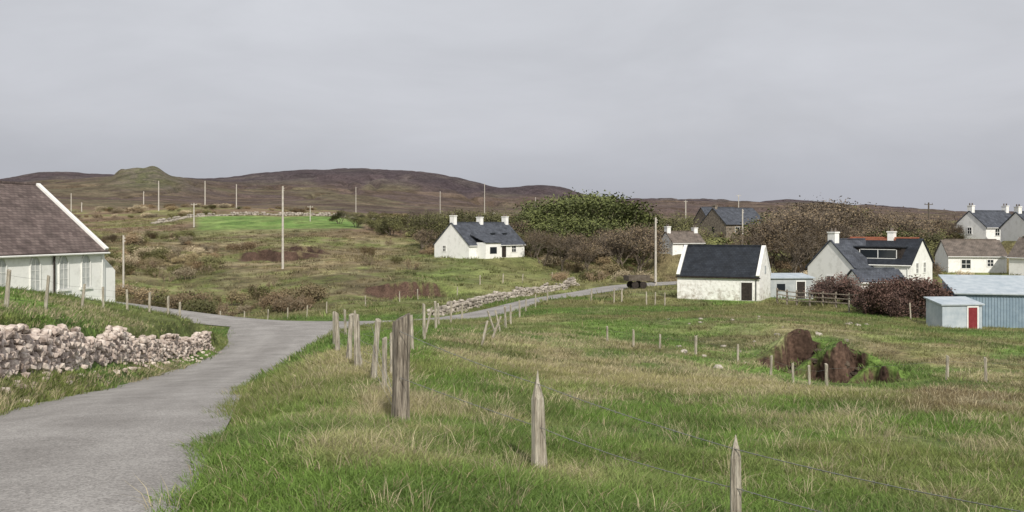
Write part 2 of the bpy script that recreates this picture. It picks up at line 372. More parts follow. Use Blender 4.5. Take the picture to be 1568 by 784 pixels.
def dormer(e,x,y,z,w,dp,h,front=M_dark,roof=M_slatedk,cheek=M_dark,flat=True):
    b=MB();b.box((x,y+dp/2,z+h/2),(w,dp,h),0);b.box((x,y+dp/2-.05,z+h+.07),(w+.3,dp+.3,.12),1)
    b.box((x,y-.012,z+h*.55),(w*.8,.03,h*.55),2)
    for k in(-1,0,1): b.box((x+k*w*.4,y-.045,z+h*.55),(.07,.03,h*.6),3)
    b.box((x,y-.045,z+h*.86),(w*.76,.025,.06),3);b.box((x,y-.045,z+h*.24),(w*.76,.025,.06),3)
    b.obj('dormer',[cheek,roof,M_glass,M_frame],e)
# church
ch=building('church',160,62,-4.8,73,15,10.4,3.25,4.05,M_white,M_church,ref=1,skew=True,over=.25,
 op=[('F',15-1.68,1.0,.75,1.8,'arch'),('F',15-3.56,1.0,.75,1.8,'arch'),('F',15-5.8,1.0,.75,1.8,'arch'),('F',15-8.3,1.0,.75,1.8,'arch')])
b=MB();b.add([(15.01,.25,-1.5),(16.3,.25,-1.5),(16.3,.25,1.9),(15.01,.25,2.95),(15.01,3.2,-1.5),(16.3,3.2,-1.5),(16.3,3.2,1.9),(15.01,3.2,2.95)],[(0,1,2,3),(5,4,7,6),(1,5,6,2),(3,2,6,7)])
b.obj('vestry',[M_white],ch)
b=MB();b.tube((15-4.4,-.1,0),(15-4.4,-.1,3.2),.07,.07,6);b.obj('downpipe',[M_dark],ch)
PADS[-1]=(PADS[-1][0],PADS[-1][1],8.0,-4.85)
# barn
barn=building('whitewashed_barn',1163,85,-6.55,-25,7.3,5.2,2.05,2.5,M_stain,M_slatedk,ref=1,skew=True,over=.12,op=[('F',6.2,0,.95,1.55,'door')])
b=MB();b.box((7.32,2.6,2.6),(.05,.5,.7));b.obj('loft_vent',[M_harl],barn)
# middle cottage
cot=building('white_cottage',718,148,-5.0,45,12,8,2.0,3.3,M_white,M_slate,ref=0,chim=[(.4,1.1),(6.0,.9),(11.6,1.0)],
 op=[('F',2.0,.8,.9,1.0,'win'),('F',5.2,.7,1.1,1.2,'win'),('F',9.6,.8,.9,1.0,'win'),('F',7.4,0,.95,1.9,'door'),('L',5.6,1.0,.6,.8,'win')])
b=MB();b.box((3.2,-1.0,.9),(3.2,2.0,3.0),0);b.add([(1.5,-2.2,2.3),(4.9,-2.2,2.3),(4.9,1.4,3.5),(1.5,1.4,3.5),(1.5,-2.2,2.42),(4.9,-2.2,2.42),(4.9,1.4,3.62),(1.5,1.4,3.62)],[(0,3,2,1),(4,5,6,7),(0,1,5,4),(2,3,7,6),(1,2,6,5),(0,4,7,3)],1)
b.box((3.2,-2.02,1.2),(1.4,.06,1.0),2);b.obj('porch',[M_white,M_slate,M_glass],cot)
b=MB()
for x in(6.6,9.2): b.box((x,1.9,3.72),(.8,.9,.12),0,None)
b.obj('skylights',[M_glass],cot)
# house A (two wings)
hA=building('white_house',1309,98,-6.95,30,8.5,6.2,2.6,2.75,M_white,M_slate,ref=0,chim=[(.4,.8)],op=[('L',3.1,.6,.9,1.1,'win')],pad=True)
hA2=building('wing',1395,97,-6.2,-38,7.6,7.6,2.3,2.45,M_white,M_slatedk,ref=1,chim=[(4.6,.7)],ridge=M_redroof,parent=hA,pad=True,
 op=[('R',2.0,1.4,.75,.95,'win'),('R',4.6,1.4,.75,.95,'win'),('F',1.6,.7,1.0,1.1,'win'),('F',5.2,.7,1.0,1.1,'win')])
dormer(hA2,4.2,.6,2.5,4.6,2.6,1.45)
b=MB();b.box((2.6,3.78,4.74),(5.0,.85,.19));b.obj('red_ridge',[M_redroof],hA2)
hA3=building('wing',1318,92,-6.9,10,4.6,3.0,1.6,1.0,M_white,M_slate,ref=0,parent=hA,pad=False,op=[('F',1.2,.4,.8,.8,'win'),('F',3.2,.4,.8,.8,'win')])
building('grey_outbuilding',1180,92,-6.9,4,4.1,3.2,1.9,.25,M_harl,M_palemetal,mono=True,op=[('F',1.0,.7,.8,.7,'darkwin'),('F',2.9,0,.8,1.6,'door')])
# far right houses
building('white_bungalow',1452,128,-6.1,-8,7.2,6,2.1,1.95,M_white,M_brownroof,ref=0,op=[('F',2.2,.5,1.1,1.1,'win'),('F',5.2,.8,.7,.8,'win')])
building('white_bungalow',1545,122,-6.1,-55,8,5.5,2.2,2.3,M_white,M_brownroof,ref=0,op=[('L',2.6,.8,.6,.7,'win')])
building('white_house',1510,160,-2.4,25,9,6.5,2.1,2.6,M_white,M_slate,ref=0,chim=[(.4,.9),(8.6,.9)],op=[('L',3.2,1,.8,1,'win'),('F',2.6,.7,1,1.1,'win'),('F',6,.7,1,1.1,'win')])
building('slate_roofed_house',1580,150,-2.4,15,9,6.5,2.0,2.4,M_white,M_slate,ref=0,chim=[(.4,.8)])
hE=building('white_house',1030,152,-4.4,20,5.6,4.5,1.7,1.6,M_white,M_brownroof,ref=0,chim=[(.35,.8),(5.2,.6)],op=[('F',2.2,.6,.8,.8,'win'),('F',4.2,.6,.8,.8,'win')])
hF=building('stone_house',1112,205,-2.5,28,11,8.5,2.7,3.4,M_stone,M_slate,ref=0,chim=[(.5,.5)],chm=M_stone,op=[('F',3,.8,1.1,1.3,'win'),('F',7,.8,1.1,1.3,'win'),('L',4.2,1,.8,1.2,'darkwin')])
building('stone_house',1085,225,-1.2,18,9,7,2.4,2.9,M_stone,M_slate,ref=0,chm=M_stone)
shd=building('blue_farm_shed',1466,71,-7.3,-14,9.6,6,2.35,.95,M_blue,M_palemetal,mono=True,over=.25,op=[('F',6.2,1.1,.9,.7,'win')])
b=MB()
for k in range(47): b.tube((.1+k*.2,-.012,-.4),(.1+k*.2,-.012,2.22),.03,.03,4)
b.obj('corrugation',[M_blue],shd)
building('small_shed',1443,63,-6.75,6,2.7,2.0,1.6,.3,M_palemetal,M_palemetal,mono=True,over=.12,op=[('F',2.05,0,.62,1.45,'reddoor')])
# ---------------- terrain colour
Gl=np.array([.128,.198,.048]);Gd=np.array([.09,.142,.038]);OL=np.array([.185,.178,.078]);ST=np.array([.42,.36,.22]);BR=np.array([.145,.105,.07]);HE=np.array([.100,.074,.066]);PE=np.array([.075,.048,.036])
fenceA=np.array([W2(1300,8),W2(1127,9),W2(827,11.4),W2(613,14),W2(570,21),W2(518,29)])
def mixc(a,b,w): return a*(1-w[:,None])+b*w[:,None]
def straw_w(x,y,px,d):
    n=fbm(x/1.6,y/1.6,51,4);n2=fbm(x/7,y/7,52,3)
    dd,_,_=near(fenceA[2:],x,y)
    w=np.exp(-(dd/1.1)**2)*sm(.25,.55,n)*.85
    w=np.maximum(w,sm(430,480,px)*(1-sm(680,760,px))*sm(9,10.5,d)*(1-sm(14,16,d))*sm(.46,.60,n)*.65)
    fld=sm(650,760,px)*sm(8,13,d)*(1-sm(45,60,d))
    w=np.maximum(w,fld*sm(.44,.72,n*.6+n2*.4)*.62)
    w=np.maximum(w,sm(640,700,px)*(1-sm(840,930,px))*sm(25,29,d)*(1-sm(38,44,d))*sm(.3,.6,n)*.6)
    w=np.maximum(w,sm(1000,1200,px)*sm(19,21,d)*(1-sm(27,31,d))*sm(.4,.65,n)*.35)
    w=np.maximum(w,sm(45,60,d)*(1-sm(85,100,d))*sm(.6,.78,n2)*.3)
    return w
def scar_w(x,y,g=1.0):
    w=np.zeros(len(x));rag=(fbm(x/.9,y/.9,61,4)-.5)
    for k,(cx,cy,hw,hh,na_,sd) in enumerate(SCARS):
        rg=rag if k<3 else (fbm(x/3,y/3,62,4)-.5)
        e=scar_edge(k,x);w=np.maximum(w,np.exp(-(np.abs(x-cx)/(hw*1.1)+rg*.9).clip(0)**5)*np.exp(-(np.abs(y-cy-e+sd*.35)/(sd*g)+rg*1.1).clip(0)**4))
    return w
def colfun(x,y):
    px,d=pxd(x,y);N=len(x)
    n1=fbm(x/2,y/2,41,4);n2=fbm(x/14,y/14,42,4);n3=fbm(x/70,y/70,43,5);n4=fbm(x/6,y/6,44,4)
    c=mixc(np.tile(Gl,(N,1)),Gd,sm(.35,.65,n1)*.8)
    c=mixc(c,OL,sm(.38,.64,n4)*(.55+.35*sm(700,900,px))*sm(9,18,d))
    c=mixc(c,BR*1.3,sm(.56,.74,n2*.5+n1*.5)*.5*sm(650,800,px)*sm(14,24,d)*(1-sm(85,95,d)))
    c=mixc(c,ST,straw_w(x,y,px,d)*.8)
    c=mixc(c,BR*1.3,sm(1330,1420,px)*sm(19,22,d)*(1-sm(27,33,d))*sm(.32,.55,n1)*.85)
    wl=(1-sm(560,760,px))*sm(80,98,d)*(1-sm(210,240,d))
    base=mixc(np.tile(np.array([.160,.172,.066]),(N,1)),np.array([.21,.160,.095]),sm(.38,.58,n2))
    base=mixc(base,np.array([.29,.245,.155]),sm(.50,.68,n4)*.6);base=mixc(base,BR*.85,sm(.48,.62,n1*.5+n3*.5)*.65)
    c=mixc(c,base,wl*.9)
    w=sm(85,110,d)*(1-wl)*sm(640,760,px);c=mixc(c,mixc(np.tile(OL,(N,1)),BR*1.4,sm(.45,.7,n2)),w*.7)
    w=sm(205,225,d);c=mixc(c,mixc(mixc(np.tile(OL*1.05,(N,1)),BR*1.3,sm(.35,.6,n2)),np.array([.155,.17,.072]),sm(.5,.65,n3)*.7),w)
    e=sm(292,312,px)*(1-sm(540,562,px))*sm(226,236,d)*(1-sm(284,296,d))
    c=mixc(c,mixc(np.tile(np.array([.135,.22,.06]),(N,1)),np.array([.17,.235,.075]),sm(.4,.6,n4)),e)
    w=sm(420,560,d);n5=fbm(x/90,y/30,45,5);hc=mixc(np.tile(HE,(N,1)),np.array([.135,.118,.070]),sm(.48,.62,n3)*.75)
    hc=mixc(hc,np.array([.175,.13,.09]),sm(.52,.68,n5)*.55);hc=mixc(hc,BR*.5,sm(.48,.60,n2)*.65);c=mixc(c,hc,w)
    w=sm(780,900,d)*(1-sm(1150,1250,d))*np.exp(-((px-225)/60)**2);c=mixc(c,mixc(np.tile(np.array([.105,.112,.058]),(N,1)),np.array([.14,.13,.095]),sm(.45,.6,n4)),w*.8)
    w=sm(1100,1220,d);fc=mixc(np.tile(np.array([.074,.057,.060]),(N,1)),np.array([.105,.088,.08]),sm(.5,.62,n3)*.7);fc=mixc(fc,np.array([.052,.041,.046]),sm(.5,.62,n5)*.7);c=mixc(c,fc,w)
    c=mixc(c,PE*(.7+.7*n1[:,None]),sm(.25,.6,scar_w(x,y)))
    return c
# ---------------- terrain mesh
lim=math.radians(42)
ang=np.concatenate([np.linspace(-math.pi,-lim,46)[:-1],np.linspace(-lim,lim,640),np.linspace(lim,math.pi,46)[1:]])
rad=np.concatenate([[.3,.8],np.geomspace(1.5,34,190)[:-1],np.linspace(34,45,90)[:-1],np.geomspace(45,2200,470),np.geomspace(2400,6000,8)])
A,R=np.meshgrid(ang,rad);X=(R*np.sin(A)).ravel();Y=(R*np.cos(A)).ravel()
Zt=H(X,Y);CT=colfun(X,Y)
na=len(ang);nr=len(rad)
i=np.arange(nr-1)[:,None]*na+np.arange(na-1)[None,:];i=i.ravel()
faces=np.stack([i,i+1,i+1+na,i+na],1)[:,::-1]
def fastmesh(name,V,Fq,mats,smooth=True,col=None,cname='soil',check=True):
    me=bpy.data.meshes.new(name);me.vertices.add(len(V));me.vertices.foreach_set('co',np.asarray(V,np.float32).ravel())
    k=Fq.shape[1];me.loops.add(Fq.size);me.loops.foreach_set('vertex_index',Fq.astype(np.int32).ravel())
    me.polygons.add(len(Fq));me.polygons.foreach_set('loop_start',np.arange(0,Fq.size,k,dtype=np.int32));me.polygons.foreach_set('loop_total',np.full(len(Fq),k,np.int32))
    me.polygons.foreach_set('use_smooth',np.full(len(Fq),smooth,bool))
    for m in mats: me.materials.append(m)
    me.update(calc_edges=True)
    if check: me.validate()
    if col is not None:
        a=me.color_attributes.new(cname,'FLOAT_COLOR','POINT');a.data.foreach_set('color',np.concatenate([col,np.ones((len(col),1))],1).astype(np.float32).ravel())
    o=bpy.data.objects.new(name,me);scene.collection.objects.link(o);return o
def terrmat():
    m,nt,b=mat('moorland_ground');L=nt.links.new
    a=nd(nt,'ShaderNodeAttribute');a.attribute_name='soil'
    g=nd(nt,'ShaderNodeNewGeometry')
    def nz(sc,de=7,r=.7):
        n=nd(nt,'ShaderNodeTexNoise');n.inputs['Scale'].default_value=sc;n.inputs['Detail'].default_value=de;n.inputs['Roughness'].default_value=r;L(g.outputs['Position'],n.inputs['Vector']);return n
    def mr(n,lo,hi,a_=.3,b_=.7):
        q=nd(nt,'ShaderNodeMapRange');q.inputs['From Min'].default_value=a_;q.inputs['From Max'].default_value=b_;q.inputs['To Min'].default_value=lo;q.inputs['To Max'].default_value=hi;L(n.outputs['Fac'],q.inputs['Value']);return q
    n1=nz(6,2,.75);n2=nz(.35,4,.8);n3=nz(.06,5,.8)
    s=nd(nt,'ShaderNodeMath',operation='MULTIPLY');L(mr(n1,.6,1.4).outputs[0],s.inputs[0]);L(mr(n2,.5,1.5).outputs[0],s.inputs[1])
    s2=nd(nt,'ShaderNodeMath',operation='MULTIPLY');L(s.outputs[0],s2.inputs[0]);L(mr(n3,.65,1.35,.36,.64).outputs[0],s2.inputs[1])
    v=nd(nt,'ShaderNodeVectorMath',operation='SCALE');L(a.outputs['Color'],v.inputs[0]);L(s2.outputs[0],v.inputs['Scale'])
    L(v.outputs[0],b.inputs['Base Color'])
    bp2=nd(nt,'ShaderNodeBump');bp2.inputs['Strength'].default_value=.8;bp2.inputs['Distance'].default_value=.7;L(n2.outputs['Fac'],bp2.inputs['Height'])
    L(bp2.outputs[0],b.inputs['Normal']);b.inputs['Specular IOR Level'].default_value=.1;return m
fastmesh('ground',np.stack([X,Y,Zt],1),faces,[terrmat()],col=CT)
# ---------------- roads
def roadmat():
    m,nt,b=mat('worn_asphalt');L=nt.links.new;g=nd(nt,'ShaderNodeNewGeometry');uv=nd(nt,'ShaderNodeUVMap')
    n=nd(nt,'ShaderNodeTexNoise');n.inputs['Scale'].default_value=.6;n.inputs['Detail'].default_value=8;n.inputs['Roughness'].default_value=.65;L(g.outputs['Position'],n.inputs['Vector'])
    f=nd(nt,'ShaderNodeTexVoronoi');f.inputs['Scale'].default_value=48;L(g.outputs['Position'],f.inputs['Vector'])
    s=nd(nt,'ShaderNodeSeparateXYZ');L(uv.outputs[0],s.inputs[0])
    w=nd(nt,'ShaderNodeMath',operation='COSINE');mu=nd(nt,'ShaderNodeMath',operation='MULTIPLY');mu.inputs[1].default_value=12.57;L(s.outputs['X'],mu.inputs[0]);L(mu.outputs[0],w.inputs[0])
    st=nd(nt,'ShaderNodeMapping');st.inputs['Scale'].default_value=(9,.1,1);L(uv.outputs[0],st.inputs[0])
    n2=nd(nt,'ShaderNodeTexNoise');n2.inputs['Scale'].default_value=1;n2.inputs['Detail'].default_value=6;L(st.outputs[0],n2.inputs['Vector'])
    a=nd(nt,'ShaderNodeMath',operation='MULTIPLY_ADD');L(w.outputs[0],a.inputs[0]);a.inputs[1].default_value=-.06;L(n.outputs['Fac'],a.inputs[2])
    a2=nd(nt,'ShaderNodeMath',operation='MULTIPLY_ADD');L(n2.outputs['Fac'],a2.inputs[0]);a2.inputs[1].default_value=.4;L(a.outputs[0],a2.inputs[2])
    r=nd(nt,'ShaderNodeValToRGB');e=r.color_ramp.elements;e[0].position=.44;e[0].color=(.205,.193,.182,1);e[1].position=.9;e[1].color=(.34,.325,.31,1);L(a2.outputs[0],r.inputs[0])
    mr=nd(nt,'ShaderNodeMapRange');mr.inputs['To Min'].default_value=.6;mr.inputs['To Max'].default_value=1.35;L(f.outputs['Color'],mr.inputs['Value'])
    v=nd(nt,'ShaderNodeVectorMath',operation='SCALE');L(r.outputs[0],v.inputs[0]);L(mr.outputs[0],v.inputs['Scale']);L(v.outputs[0],b.inputs['Base Color'])
    bp=nd(nt,'ShaderNodeBump');bp.inputs['Strength'].default_value=.5;bp.inputs['Distance'].default_value=.01;L(f.outputs['Distance'],bp.inputs['Height']);L(bp.outputs[0],b.inputs['Normal']);return m
RM=roadmat()
def road(name,Rr,zp,off):
    k=13;n=len(Rr);t=np.gradient(Rr[:,:2],axis=0);t/=np.hypot(t[:,0],t[:,1])[:,None]
    nrm=np.stack([-t[:,1],t[:,0]],1);V=[];U=[]
    for j in range(k):
        u=j/(k-1)*2-1;hw=Rr[:,2]+.12
        p=Rr[:,:2]+nrm*(u*hw)[:,None];z=zp+off+.05*(1-u*u)-.045
        V.append(np.stack([p[:,0],p[:,1],z],1));U.append(np.stack([np.full(n,(u+1)/2),np.arange(n)*1.0],1))
    V=np.stack(V,1).reshape(-1,3);U=np.stack(U,1).reshape(-1,2)
    i=(np.arange(n-1)[:,None]*k+np.arange(k-1)[None,:]).ravel();Fq=np.stack([i,i+1,i+1+k,i+k],1)[:,::-1]
    o=fastmesh(name,V,Fq,[RM]);uv=o.data.uv_layers.new(name='UVMap');li=np.zeros(len(o.data.loops),np.int32);o.data.loops.foreach_get('vertex_index',li)
    uv.data.foreach_set('uv',U[li].astype(np.float32).ravel());return o
def dens(Rr,zp):
    n=len(Rr);q=np.linspace(0,n-1,n*3);Q=np.stack([np.interp(q,np.arange(n),Rr[:,c]) for c in range(3)],1);return Q,np.interp(q,np.arange(n),zp)
road('main_road',*dens(roadB,zB),.03);road('lane',*dens(roadA,zA),.036)
# ---------------- stone walls
def ico(n):
    bm=bmesh.new();bmesh.ops.create_icosphere(bm,subdivisions=n,radius=1);v=np.array([x.co[:] for x in bm.verts]);f=np.array([[q.index for q in p.verts] for p in bm.faces]);bm.free();return v,f
IV,IF=ico(1);IV2,IF2=ico(2)
def stones(name,items,m,hi=False):
    V=[];Fq=[];o=0
    iv,iF=(IV2,IF2) if hi else (IV,IF)
    for (p,s) in items:
        v=iv.copy();v=np.sign(v)*np.abs(v)**.72;v*=(1+RNG.uniform(-.2,.2,(len(v),1)));v*=np.array(s)
        a=RNG.uniform(0,6.28);c,q=math.cos(a),math.sin(a);tl=RNG.uniform(-.35,.35)
        v=v@np.array([[c,q,0],[-q,c,0],[0,0,1]])
        ct,s_=math.cos(tl),math.sin(tl);v=v@np.array([[1,0,0],[0,ct,s_],[0,-s_,ct]])
        V.append(v+np.array(p));Fq.append(iF+o);o+=len(iv)
    return fastmesh(name,np.concatenate(V),np.concatenate(Fq),[m],smooth=False)
def drywall(name,line,hgt,size,m,width=.55,zside=.45,top_var=.25,spill=1.2,taper=0):
    P=resample(line,.2);n=len(P);t=np.gradient(P[:,:2],axis=0);t/=np.hypot(t[:,0],t[:,1])[:,None]
    nr=np.stack([t[:,1],-t[:,0]],1)
    gz=H(P[:,0]+nr[:,0]*zside,P[:,1]+nr[:,1]*zside)
    items=[];L=n*.2;rows=int(hgt*1.15/(size*.68))+1
    for r in range(rows):
        s=0
        while s<L-.2:
            w=size*RNG.uniform(.6,1.5);k=min(n-1,int((s+w/2)/.2));zz=r*size*.68
            hh=hgt*(1-taper*s/L)*(1-top_var*(fbm(np.array([s/2.0]),np.array([3.]),63,3)[0]*2.4-.7))
            if zz<hh:
                for sd in ((1,-1) if r<rows-1 else (0,)):
                    off=sd*(width*.5-.08*r*size)+RNG.uniform(-.07,.07)
                    items.append(((P[k,0]+nr[k,0]*off,P[k,1]+nr[k,1]*off,gz[k]+zz+size*.3+RNG.uniform(-.05,.05)),(w*.56,size*RNG.uniform(.4,.75),size*RNG.uniform(.3,.5))))
            s+=w*.9
    for q in range(int(L*spill)):
        k=RNG.integers(0,n);off=width*.5+abs(RNG.normal(0,.35));sz=size*RNG.uniform(.3,.6)
        x=P[k,0]+nr[k,0]*off;y=P[k,1]+nr[k,1]*off;items.append(((x,y,H1(x,y)+sz*.2),(sz,sz*.8,sz*.6)))
    return stones(name,items,m)
drywall('dry_stone_wall',[tuple(p) for p in wallP[::4]]+[tuple(wallP[-1])],1.12,.22,M_drystone,top_var=.34,spill=4,taper=.2,zside=.3)
drywall('dry_stone_wall',[(-6.5,80),(-3.8,88),(-.6,97),(3.3,109),(7.5,119)],.75,.36,M_graystone,zside=0,top_var=.5)
drywall('dry_stone_wall',[W2(235,262),W2(300,288),W2(380,300),W2(470,300),W2(560,296),W2(590,288)],.9,.8,M_graystone,width=.9,zside=0,top_var=.6,spill=.1)
it=[]
for q in range(26):
    k=RNG.integers(0,3);cx,cy,hw=SCARS[k][:3];x=cx+RNG.uniform(-1,1)*hw;y=cy+float(scar_edge(k,np.array([x]))[0])+RNG.uniform(-.8,0);s=RNG.uniform(.06,.17);it.append(((x,y,H1(x,y)+s*.05),(s*1.3,s,s*.7)))
stones('bank_stones',it,M_soil,True)
it=[]
for q in range(30):
    px=RNG.uniform(1020,1330);d=RNG.uniform(36,60);x,y=W2(px,d);s=RNG.uniform(.06,.16);it.append(((x,y,H1(x,y)+s*.15),(s*1.3,s,s*.6)))
stones('field_stones',it,M_graystone,True)
# ---------------- fences
def post(mb,x,y,h,r,lean=(0,0),n=9,point=0,mi=0,seg=7,zb=None,flare=0):
    z0=(H1(x,y) if zb is None else zb)-.3;vs=[];hh=h+.3
    ph=random.uniform(0,6)
    prof_=[random.uniform(-.06,.06) for j in range(n)]
    for k in range(seg+1):
        t=k/seg;rr=r*(1+.05*math.sin(t*7+ph)+flare*(1-t))*(1-.12*t)
        if point and t>1-point: rr*=max(.15,(1-t)/point)
        for j in range(n):
            a=2*math.pi*j/n;q=rr*(1+.07*math.sin(j*2.3+ph)+prof_[j]+random.uniform(-.02,.02))
            zt=z0+hh*t+(.05*math.sin(a+ph)*r/.1 if k==seg else 0)
            vs.append((x+lean[0]*t*h+q*math.cos(a),y+lean[1]*t*h+q*math.sin(a),zt))
    fs=[(k*n+j,k*n+(j+1)%n,(k+1)*n+(j+1)%n,(k+1)*n+j) for k in range(seg) for j in range(n)]+[tuple(range(seg*n,seg*n+n))]
    mb.add(vs,fs,mi)
def wire(mb,a,b,r,sag=.03,barb=False,n=7):
    a=Vector(a);b=Vector(b);pr=a
    for k in range(1,n+1):
        t=k/n;p=a.lerp(b,t)-Vector((0,0,sag*4*t*(1-t)));mb.tube(pr,p,r,r,3);pr=p
    if barb:
        L=(b-a).length;m=int(L/.12)
        for k in range(m):
            t=(k+.5)/m;p=a.lerp(b,t)-Vector((0,0,sag*4*t*(1-t)))
            for q in range(2):
                v=Vector((random.uniform(-1,1),random.uniform(-1,1),random.uniform(-1,1))).normalized()*.02;mb.tube(p-v,p+v,.0018,.0018,3)
def fence(name,plist,wires=(.35,.65,.95),wr=.004,barb=False):
    e=empty(name);tops=[];pm=MB();wm=MB()
    for p in plist:
        px,d,h,r=p[:4];o=p[4] if len(p)>4 else {}
        x,y=W2(px,d);post(pm,x,y,h,r,lean=o.get('lean',(random.uniform(-.07,.07),random.uniform(-.05,.05))),point=o.get('point',0),mi=o.get('mi',0),seg=o.get('seg',6),flare=o.get('flare',0),n=o.get('n',8));tops.append((x,y,H1(x,y),h,r))
    pm.obj('posts',[M_wood,M_wooddk],e,smooth=False)
    for a,b in zip(tops[:-1],tops[1:]):
        for w in wires:
            wire(wm,(a[0],a[1]-a[4],a[2]+a[3]*w),(b[0],b[1]-b[4],b[2]+b[3]*w),wr,random.uniform(.01,.06),barb)
    wm.obj('wires',[M_wire],e);return e
def hp(px,d,ytop):
    x,y=W2(px,d);return Z(ytop,d)-H1(x,y)
big={'point':0,'mi':1,'seg':12,'n':16,'lean':(.012,0)}
fence('wire_fence',[(1640,6.6,.75,.06,{'lean':(0,0)}),(1127,9,hp(1127,9,670),.058,{'point':.12,'seg':12,'n':12,'lean':(.0,0)}),(827,11.4,hp(827,11.4,570),.068,{'point':.22,'seg':14,'n':12,'lean':(-.03,0),'flare':.5}),(613,14,hp(613,14,486),.125,big)],wires=(.45,.88),wr=.0045,barb=True)
fence('wire_fence',[(613,14.05,.2,.02),(570,21,hp(570,21,490),.07,{'lean':(.1,0)}),(548,24,hp(548,24,482),.085),(533,26.5,hp(533,26.5,482),.075),(518,29,hp(518,29,478),.08),(512,33,1.1,.06),(530,40,1.1,.06),(545,50,1.1,.06)],wires=(.3,.6,.9))
fence('wire_fence',[(588,19,1.0,.05),(600,23,1.05,.05),(556,25,1.0,.045,{'lean':(-.2,0)}),(632,31,1.1,.06),(650,35,1.25,.06),(648,38,1.1,.05,{'lean':(.3,0)}),(668,44,1.2,.06),(672,52,1.2,.06),(690,58,1.2,.06),(707,66,1.1,.06)],wires=(.4,.85))
fence('wire_fence',[(735,36,.9,.05,{'lean':(.3,0)}),(750,40,.9,.05,{'lean':(.5,0)}),(762,44,1.0,.05,{'lean':(-.45,0)}),(768,46,1.0,.05,{'lean':(-.3,0)}),(775,50,1.1,.06),(782,56,1.1,.06),(796,62,1.1,.06),(805,70,1.0,.06),(820,78,1.1,.06),(838,84,1.1,.06)],wires=(.3,.5,.9),wr=.007)
fence('wire_fence',[(905,84,1.1,.06),(940,83,1.2,.07),(952,84,1.2,.07),(990,82,1.1,.06),(1003,82,1.1,.06),(1018,82,1.1,.06)],wires=(.5,.9))
fence('wire_fence',[(930,44,.7,.05),(970,42,.75,.05),(1010,42,.6,.05),(1065,40,.8,.06),(1130,39,.7,.05),(1180,36,.7,.05),(1215,34.5,.7,.05),(1240,34,.7,.05),(1266,34,.8,.06),(1450,33,.8,.06),(1510,32,.8,.05),(1600,32,.8,.05)],wires=(.8,),wr=.003)
fence('wire_fence',[(-60,24,1.2,.06),(8,29,1.15,.07,{'lean':(.1,0)}),(68,33,1.2,.06,{'lean':(.12,0)}),(124,40,1.0,.06,{'lean':(.15,0)}),(158,45,1.0,.06),(195,48,1.0,.06),(228,50,1.0,.07),(257,52,1.0,.07),(275,54,1.0,.07)],wires=(.3,.6,.9))
fence('wire_fence',[(338,78,1,.06),(375,79,1,.06),(410,80,1,.06),(440,82,1,.06),(470,84,1,.06),(500,86,1,.06),(560,90,1,.06),(612,94,1,.06),(640,98,1,.06),(700,106,1,.06),(735,116,1.1,.07),(770,120,1.1,.07),(800,122,1.1,.07),(845,128,1.1,.07)],wires=(.5,.9),wr=.004)
fence('wire_fence',[(1300,74,1.1,.06),(1330,72,1.1,.06),(1365,70,1.1,.06),(1395,68,1.1,.06),(1425,66,1.1,.06)],wires=(.5,.9))
e=empty('timber_fence');b=MB();pr=None
for px,d in ((1190,84),(1205,83.5),(1220,83),(1240,82),(1260,81),(1280,80),(1300,79),(1322,77)):
    x,y=W2(px,d);z=H1(x,y);post(b,x,y,1.3,.09,mi=1)
    if pr:
        for hh in(.45,.8,1.15): b.tube((pr[0],pr[1]-.1,pr[2]+hh),(x,y-.1,z+hh),.06,.06,4,1)
    pr=(x,y,z)
b.obj('rails_and_posts',[M_wood,M_wooddk],e)
x,y=W2(975,112);e=empty('farm_trailer',(x,y,H1(x,y)),.3);b=MB()
b.box((0,0,.95),(2.6,1.5,.1))
for sx in(-1.28,1.28): b.box((sx,0,1.25),(.06,1.5,.5))
for sy in(-.75,.75): b.box((0,sy,1.25),(2.5,.05,.5))
b.obj('bed',[M_poledk],e);b=MB()
for sx in(-.5,.5):
    for sy in(-.68,.68): b.tube((sx,sy-.1,.42),(sx,sy+.1,.42),.42,.42,14,0,True)
b.tube((1.3,0,.8),(2.4,0,.6),.05,.05,6);b.obj('wheels_and_drawbar',[M_dark],e)
# ---------------- utility poles
def pole(px,d,ytop,r=.13,m=M_pole,arm=True):
    x,y=W2(px,d);z=H1(x,y);zt=Z(ytop,d);b=MB();b.tube((0,0,-.5),(0,0,zt-z),r*1.15,r*.8,8,0,True)
    if arm:
        b.box((0,0,zt-z-.35),(1.5,.1,.11))
        for u in(-.65,0,.65): b.tube((u,0,zt-z-.29),(u,0,zt-z-.08),.04,.05,5,0,True)
    else:
        for u in(-.3,0): b.box((r*.9+.05,0,zt-z-.3+u),(.1,.08,.14))
    o=b.obj('utility_pole',[m]);o.location=(x,y,z);o.rotation_euler=(0,0,random.uniform(-1,1));return o
for a in ((433,135,285,.15),(189,100,360,.1),(297,240,311,.17),(243,350,277,.22),(314,390,277,.22),(362,390,282,.2),(125,350,310,.18),(109,430,296,.22),(220,430,293,.22),(545,520,286,.2),(674,560,293,.2),(742,600,281,.22),(820,560,302,.18),(756,260,325,.2),(1004,120,333,.13),(1137,168,320,.14),(1131,300,298,.14),(1050,280,307,.18),(940,240,318,.14),(475,260,315,.12)):
    pole(*a,arm=200<a[1]<320)
pole(1422,170,310,.16,M_poledk);pole(1190,200,330,.1,M_poledk,arm=False)
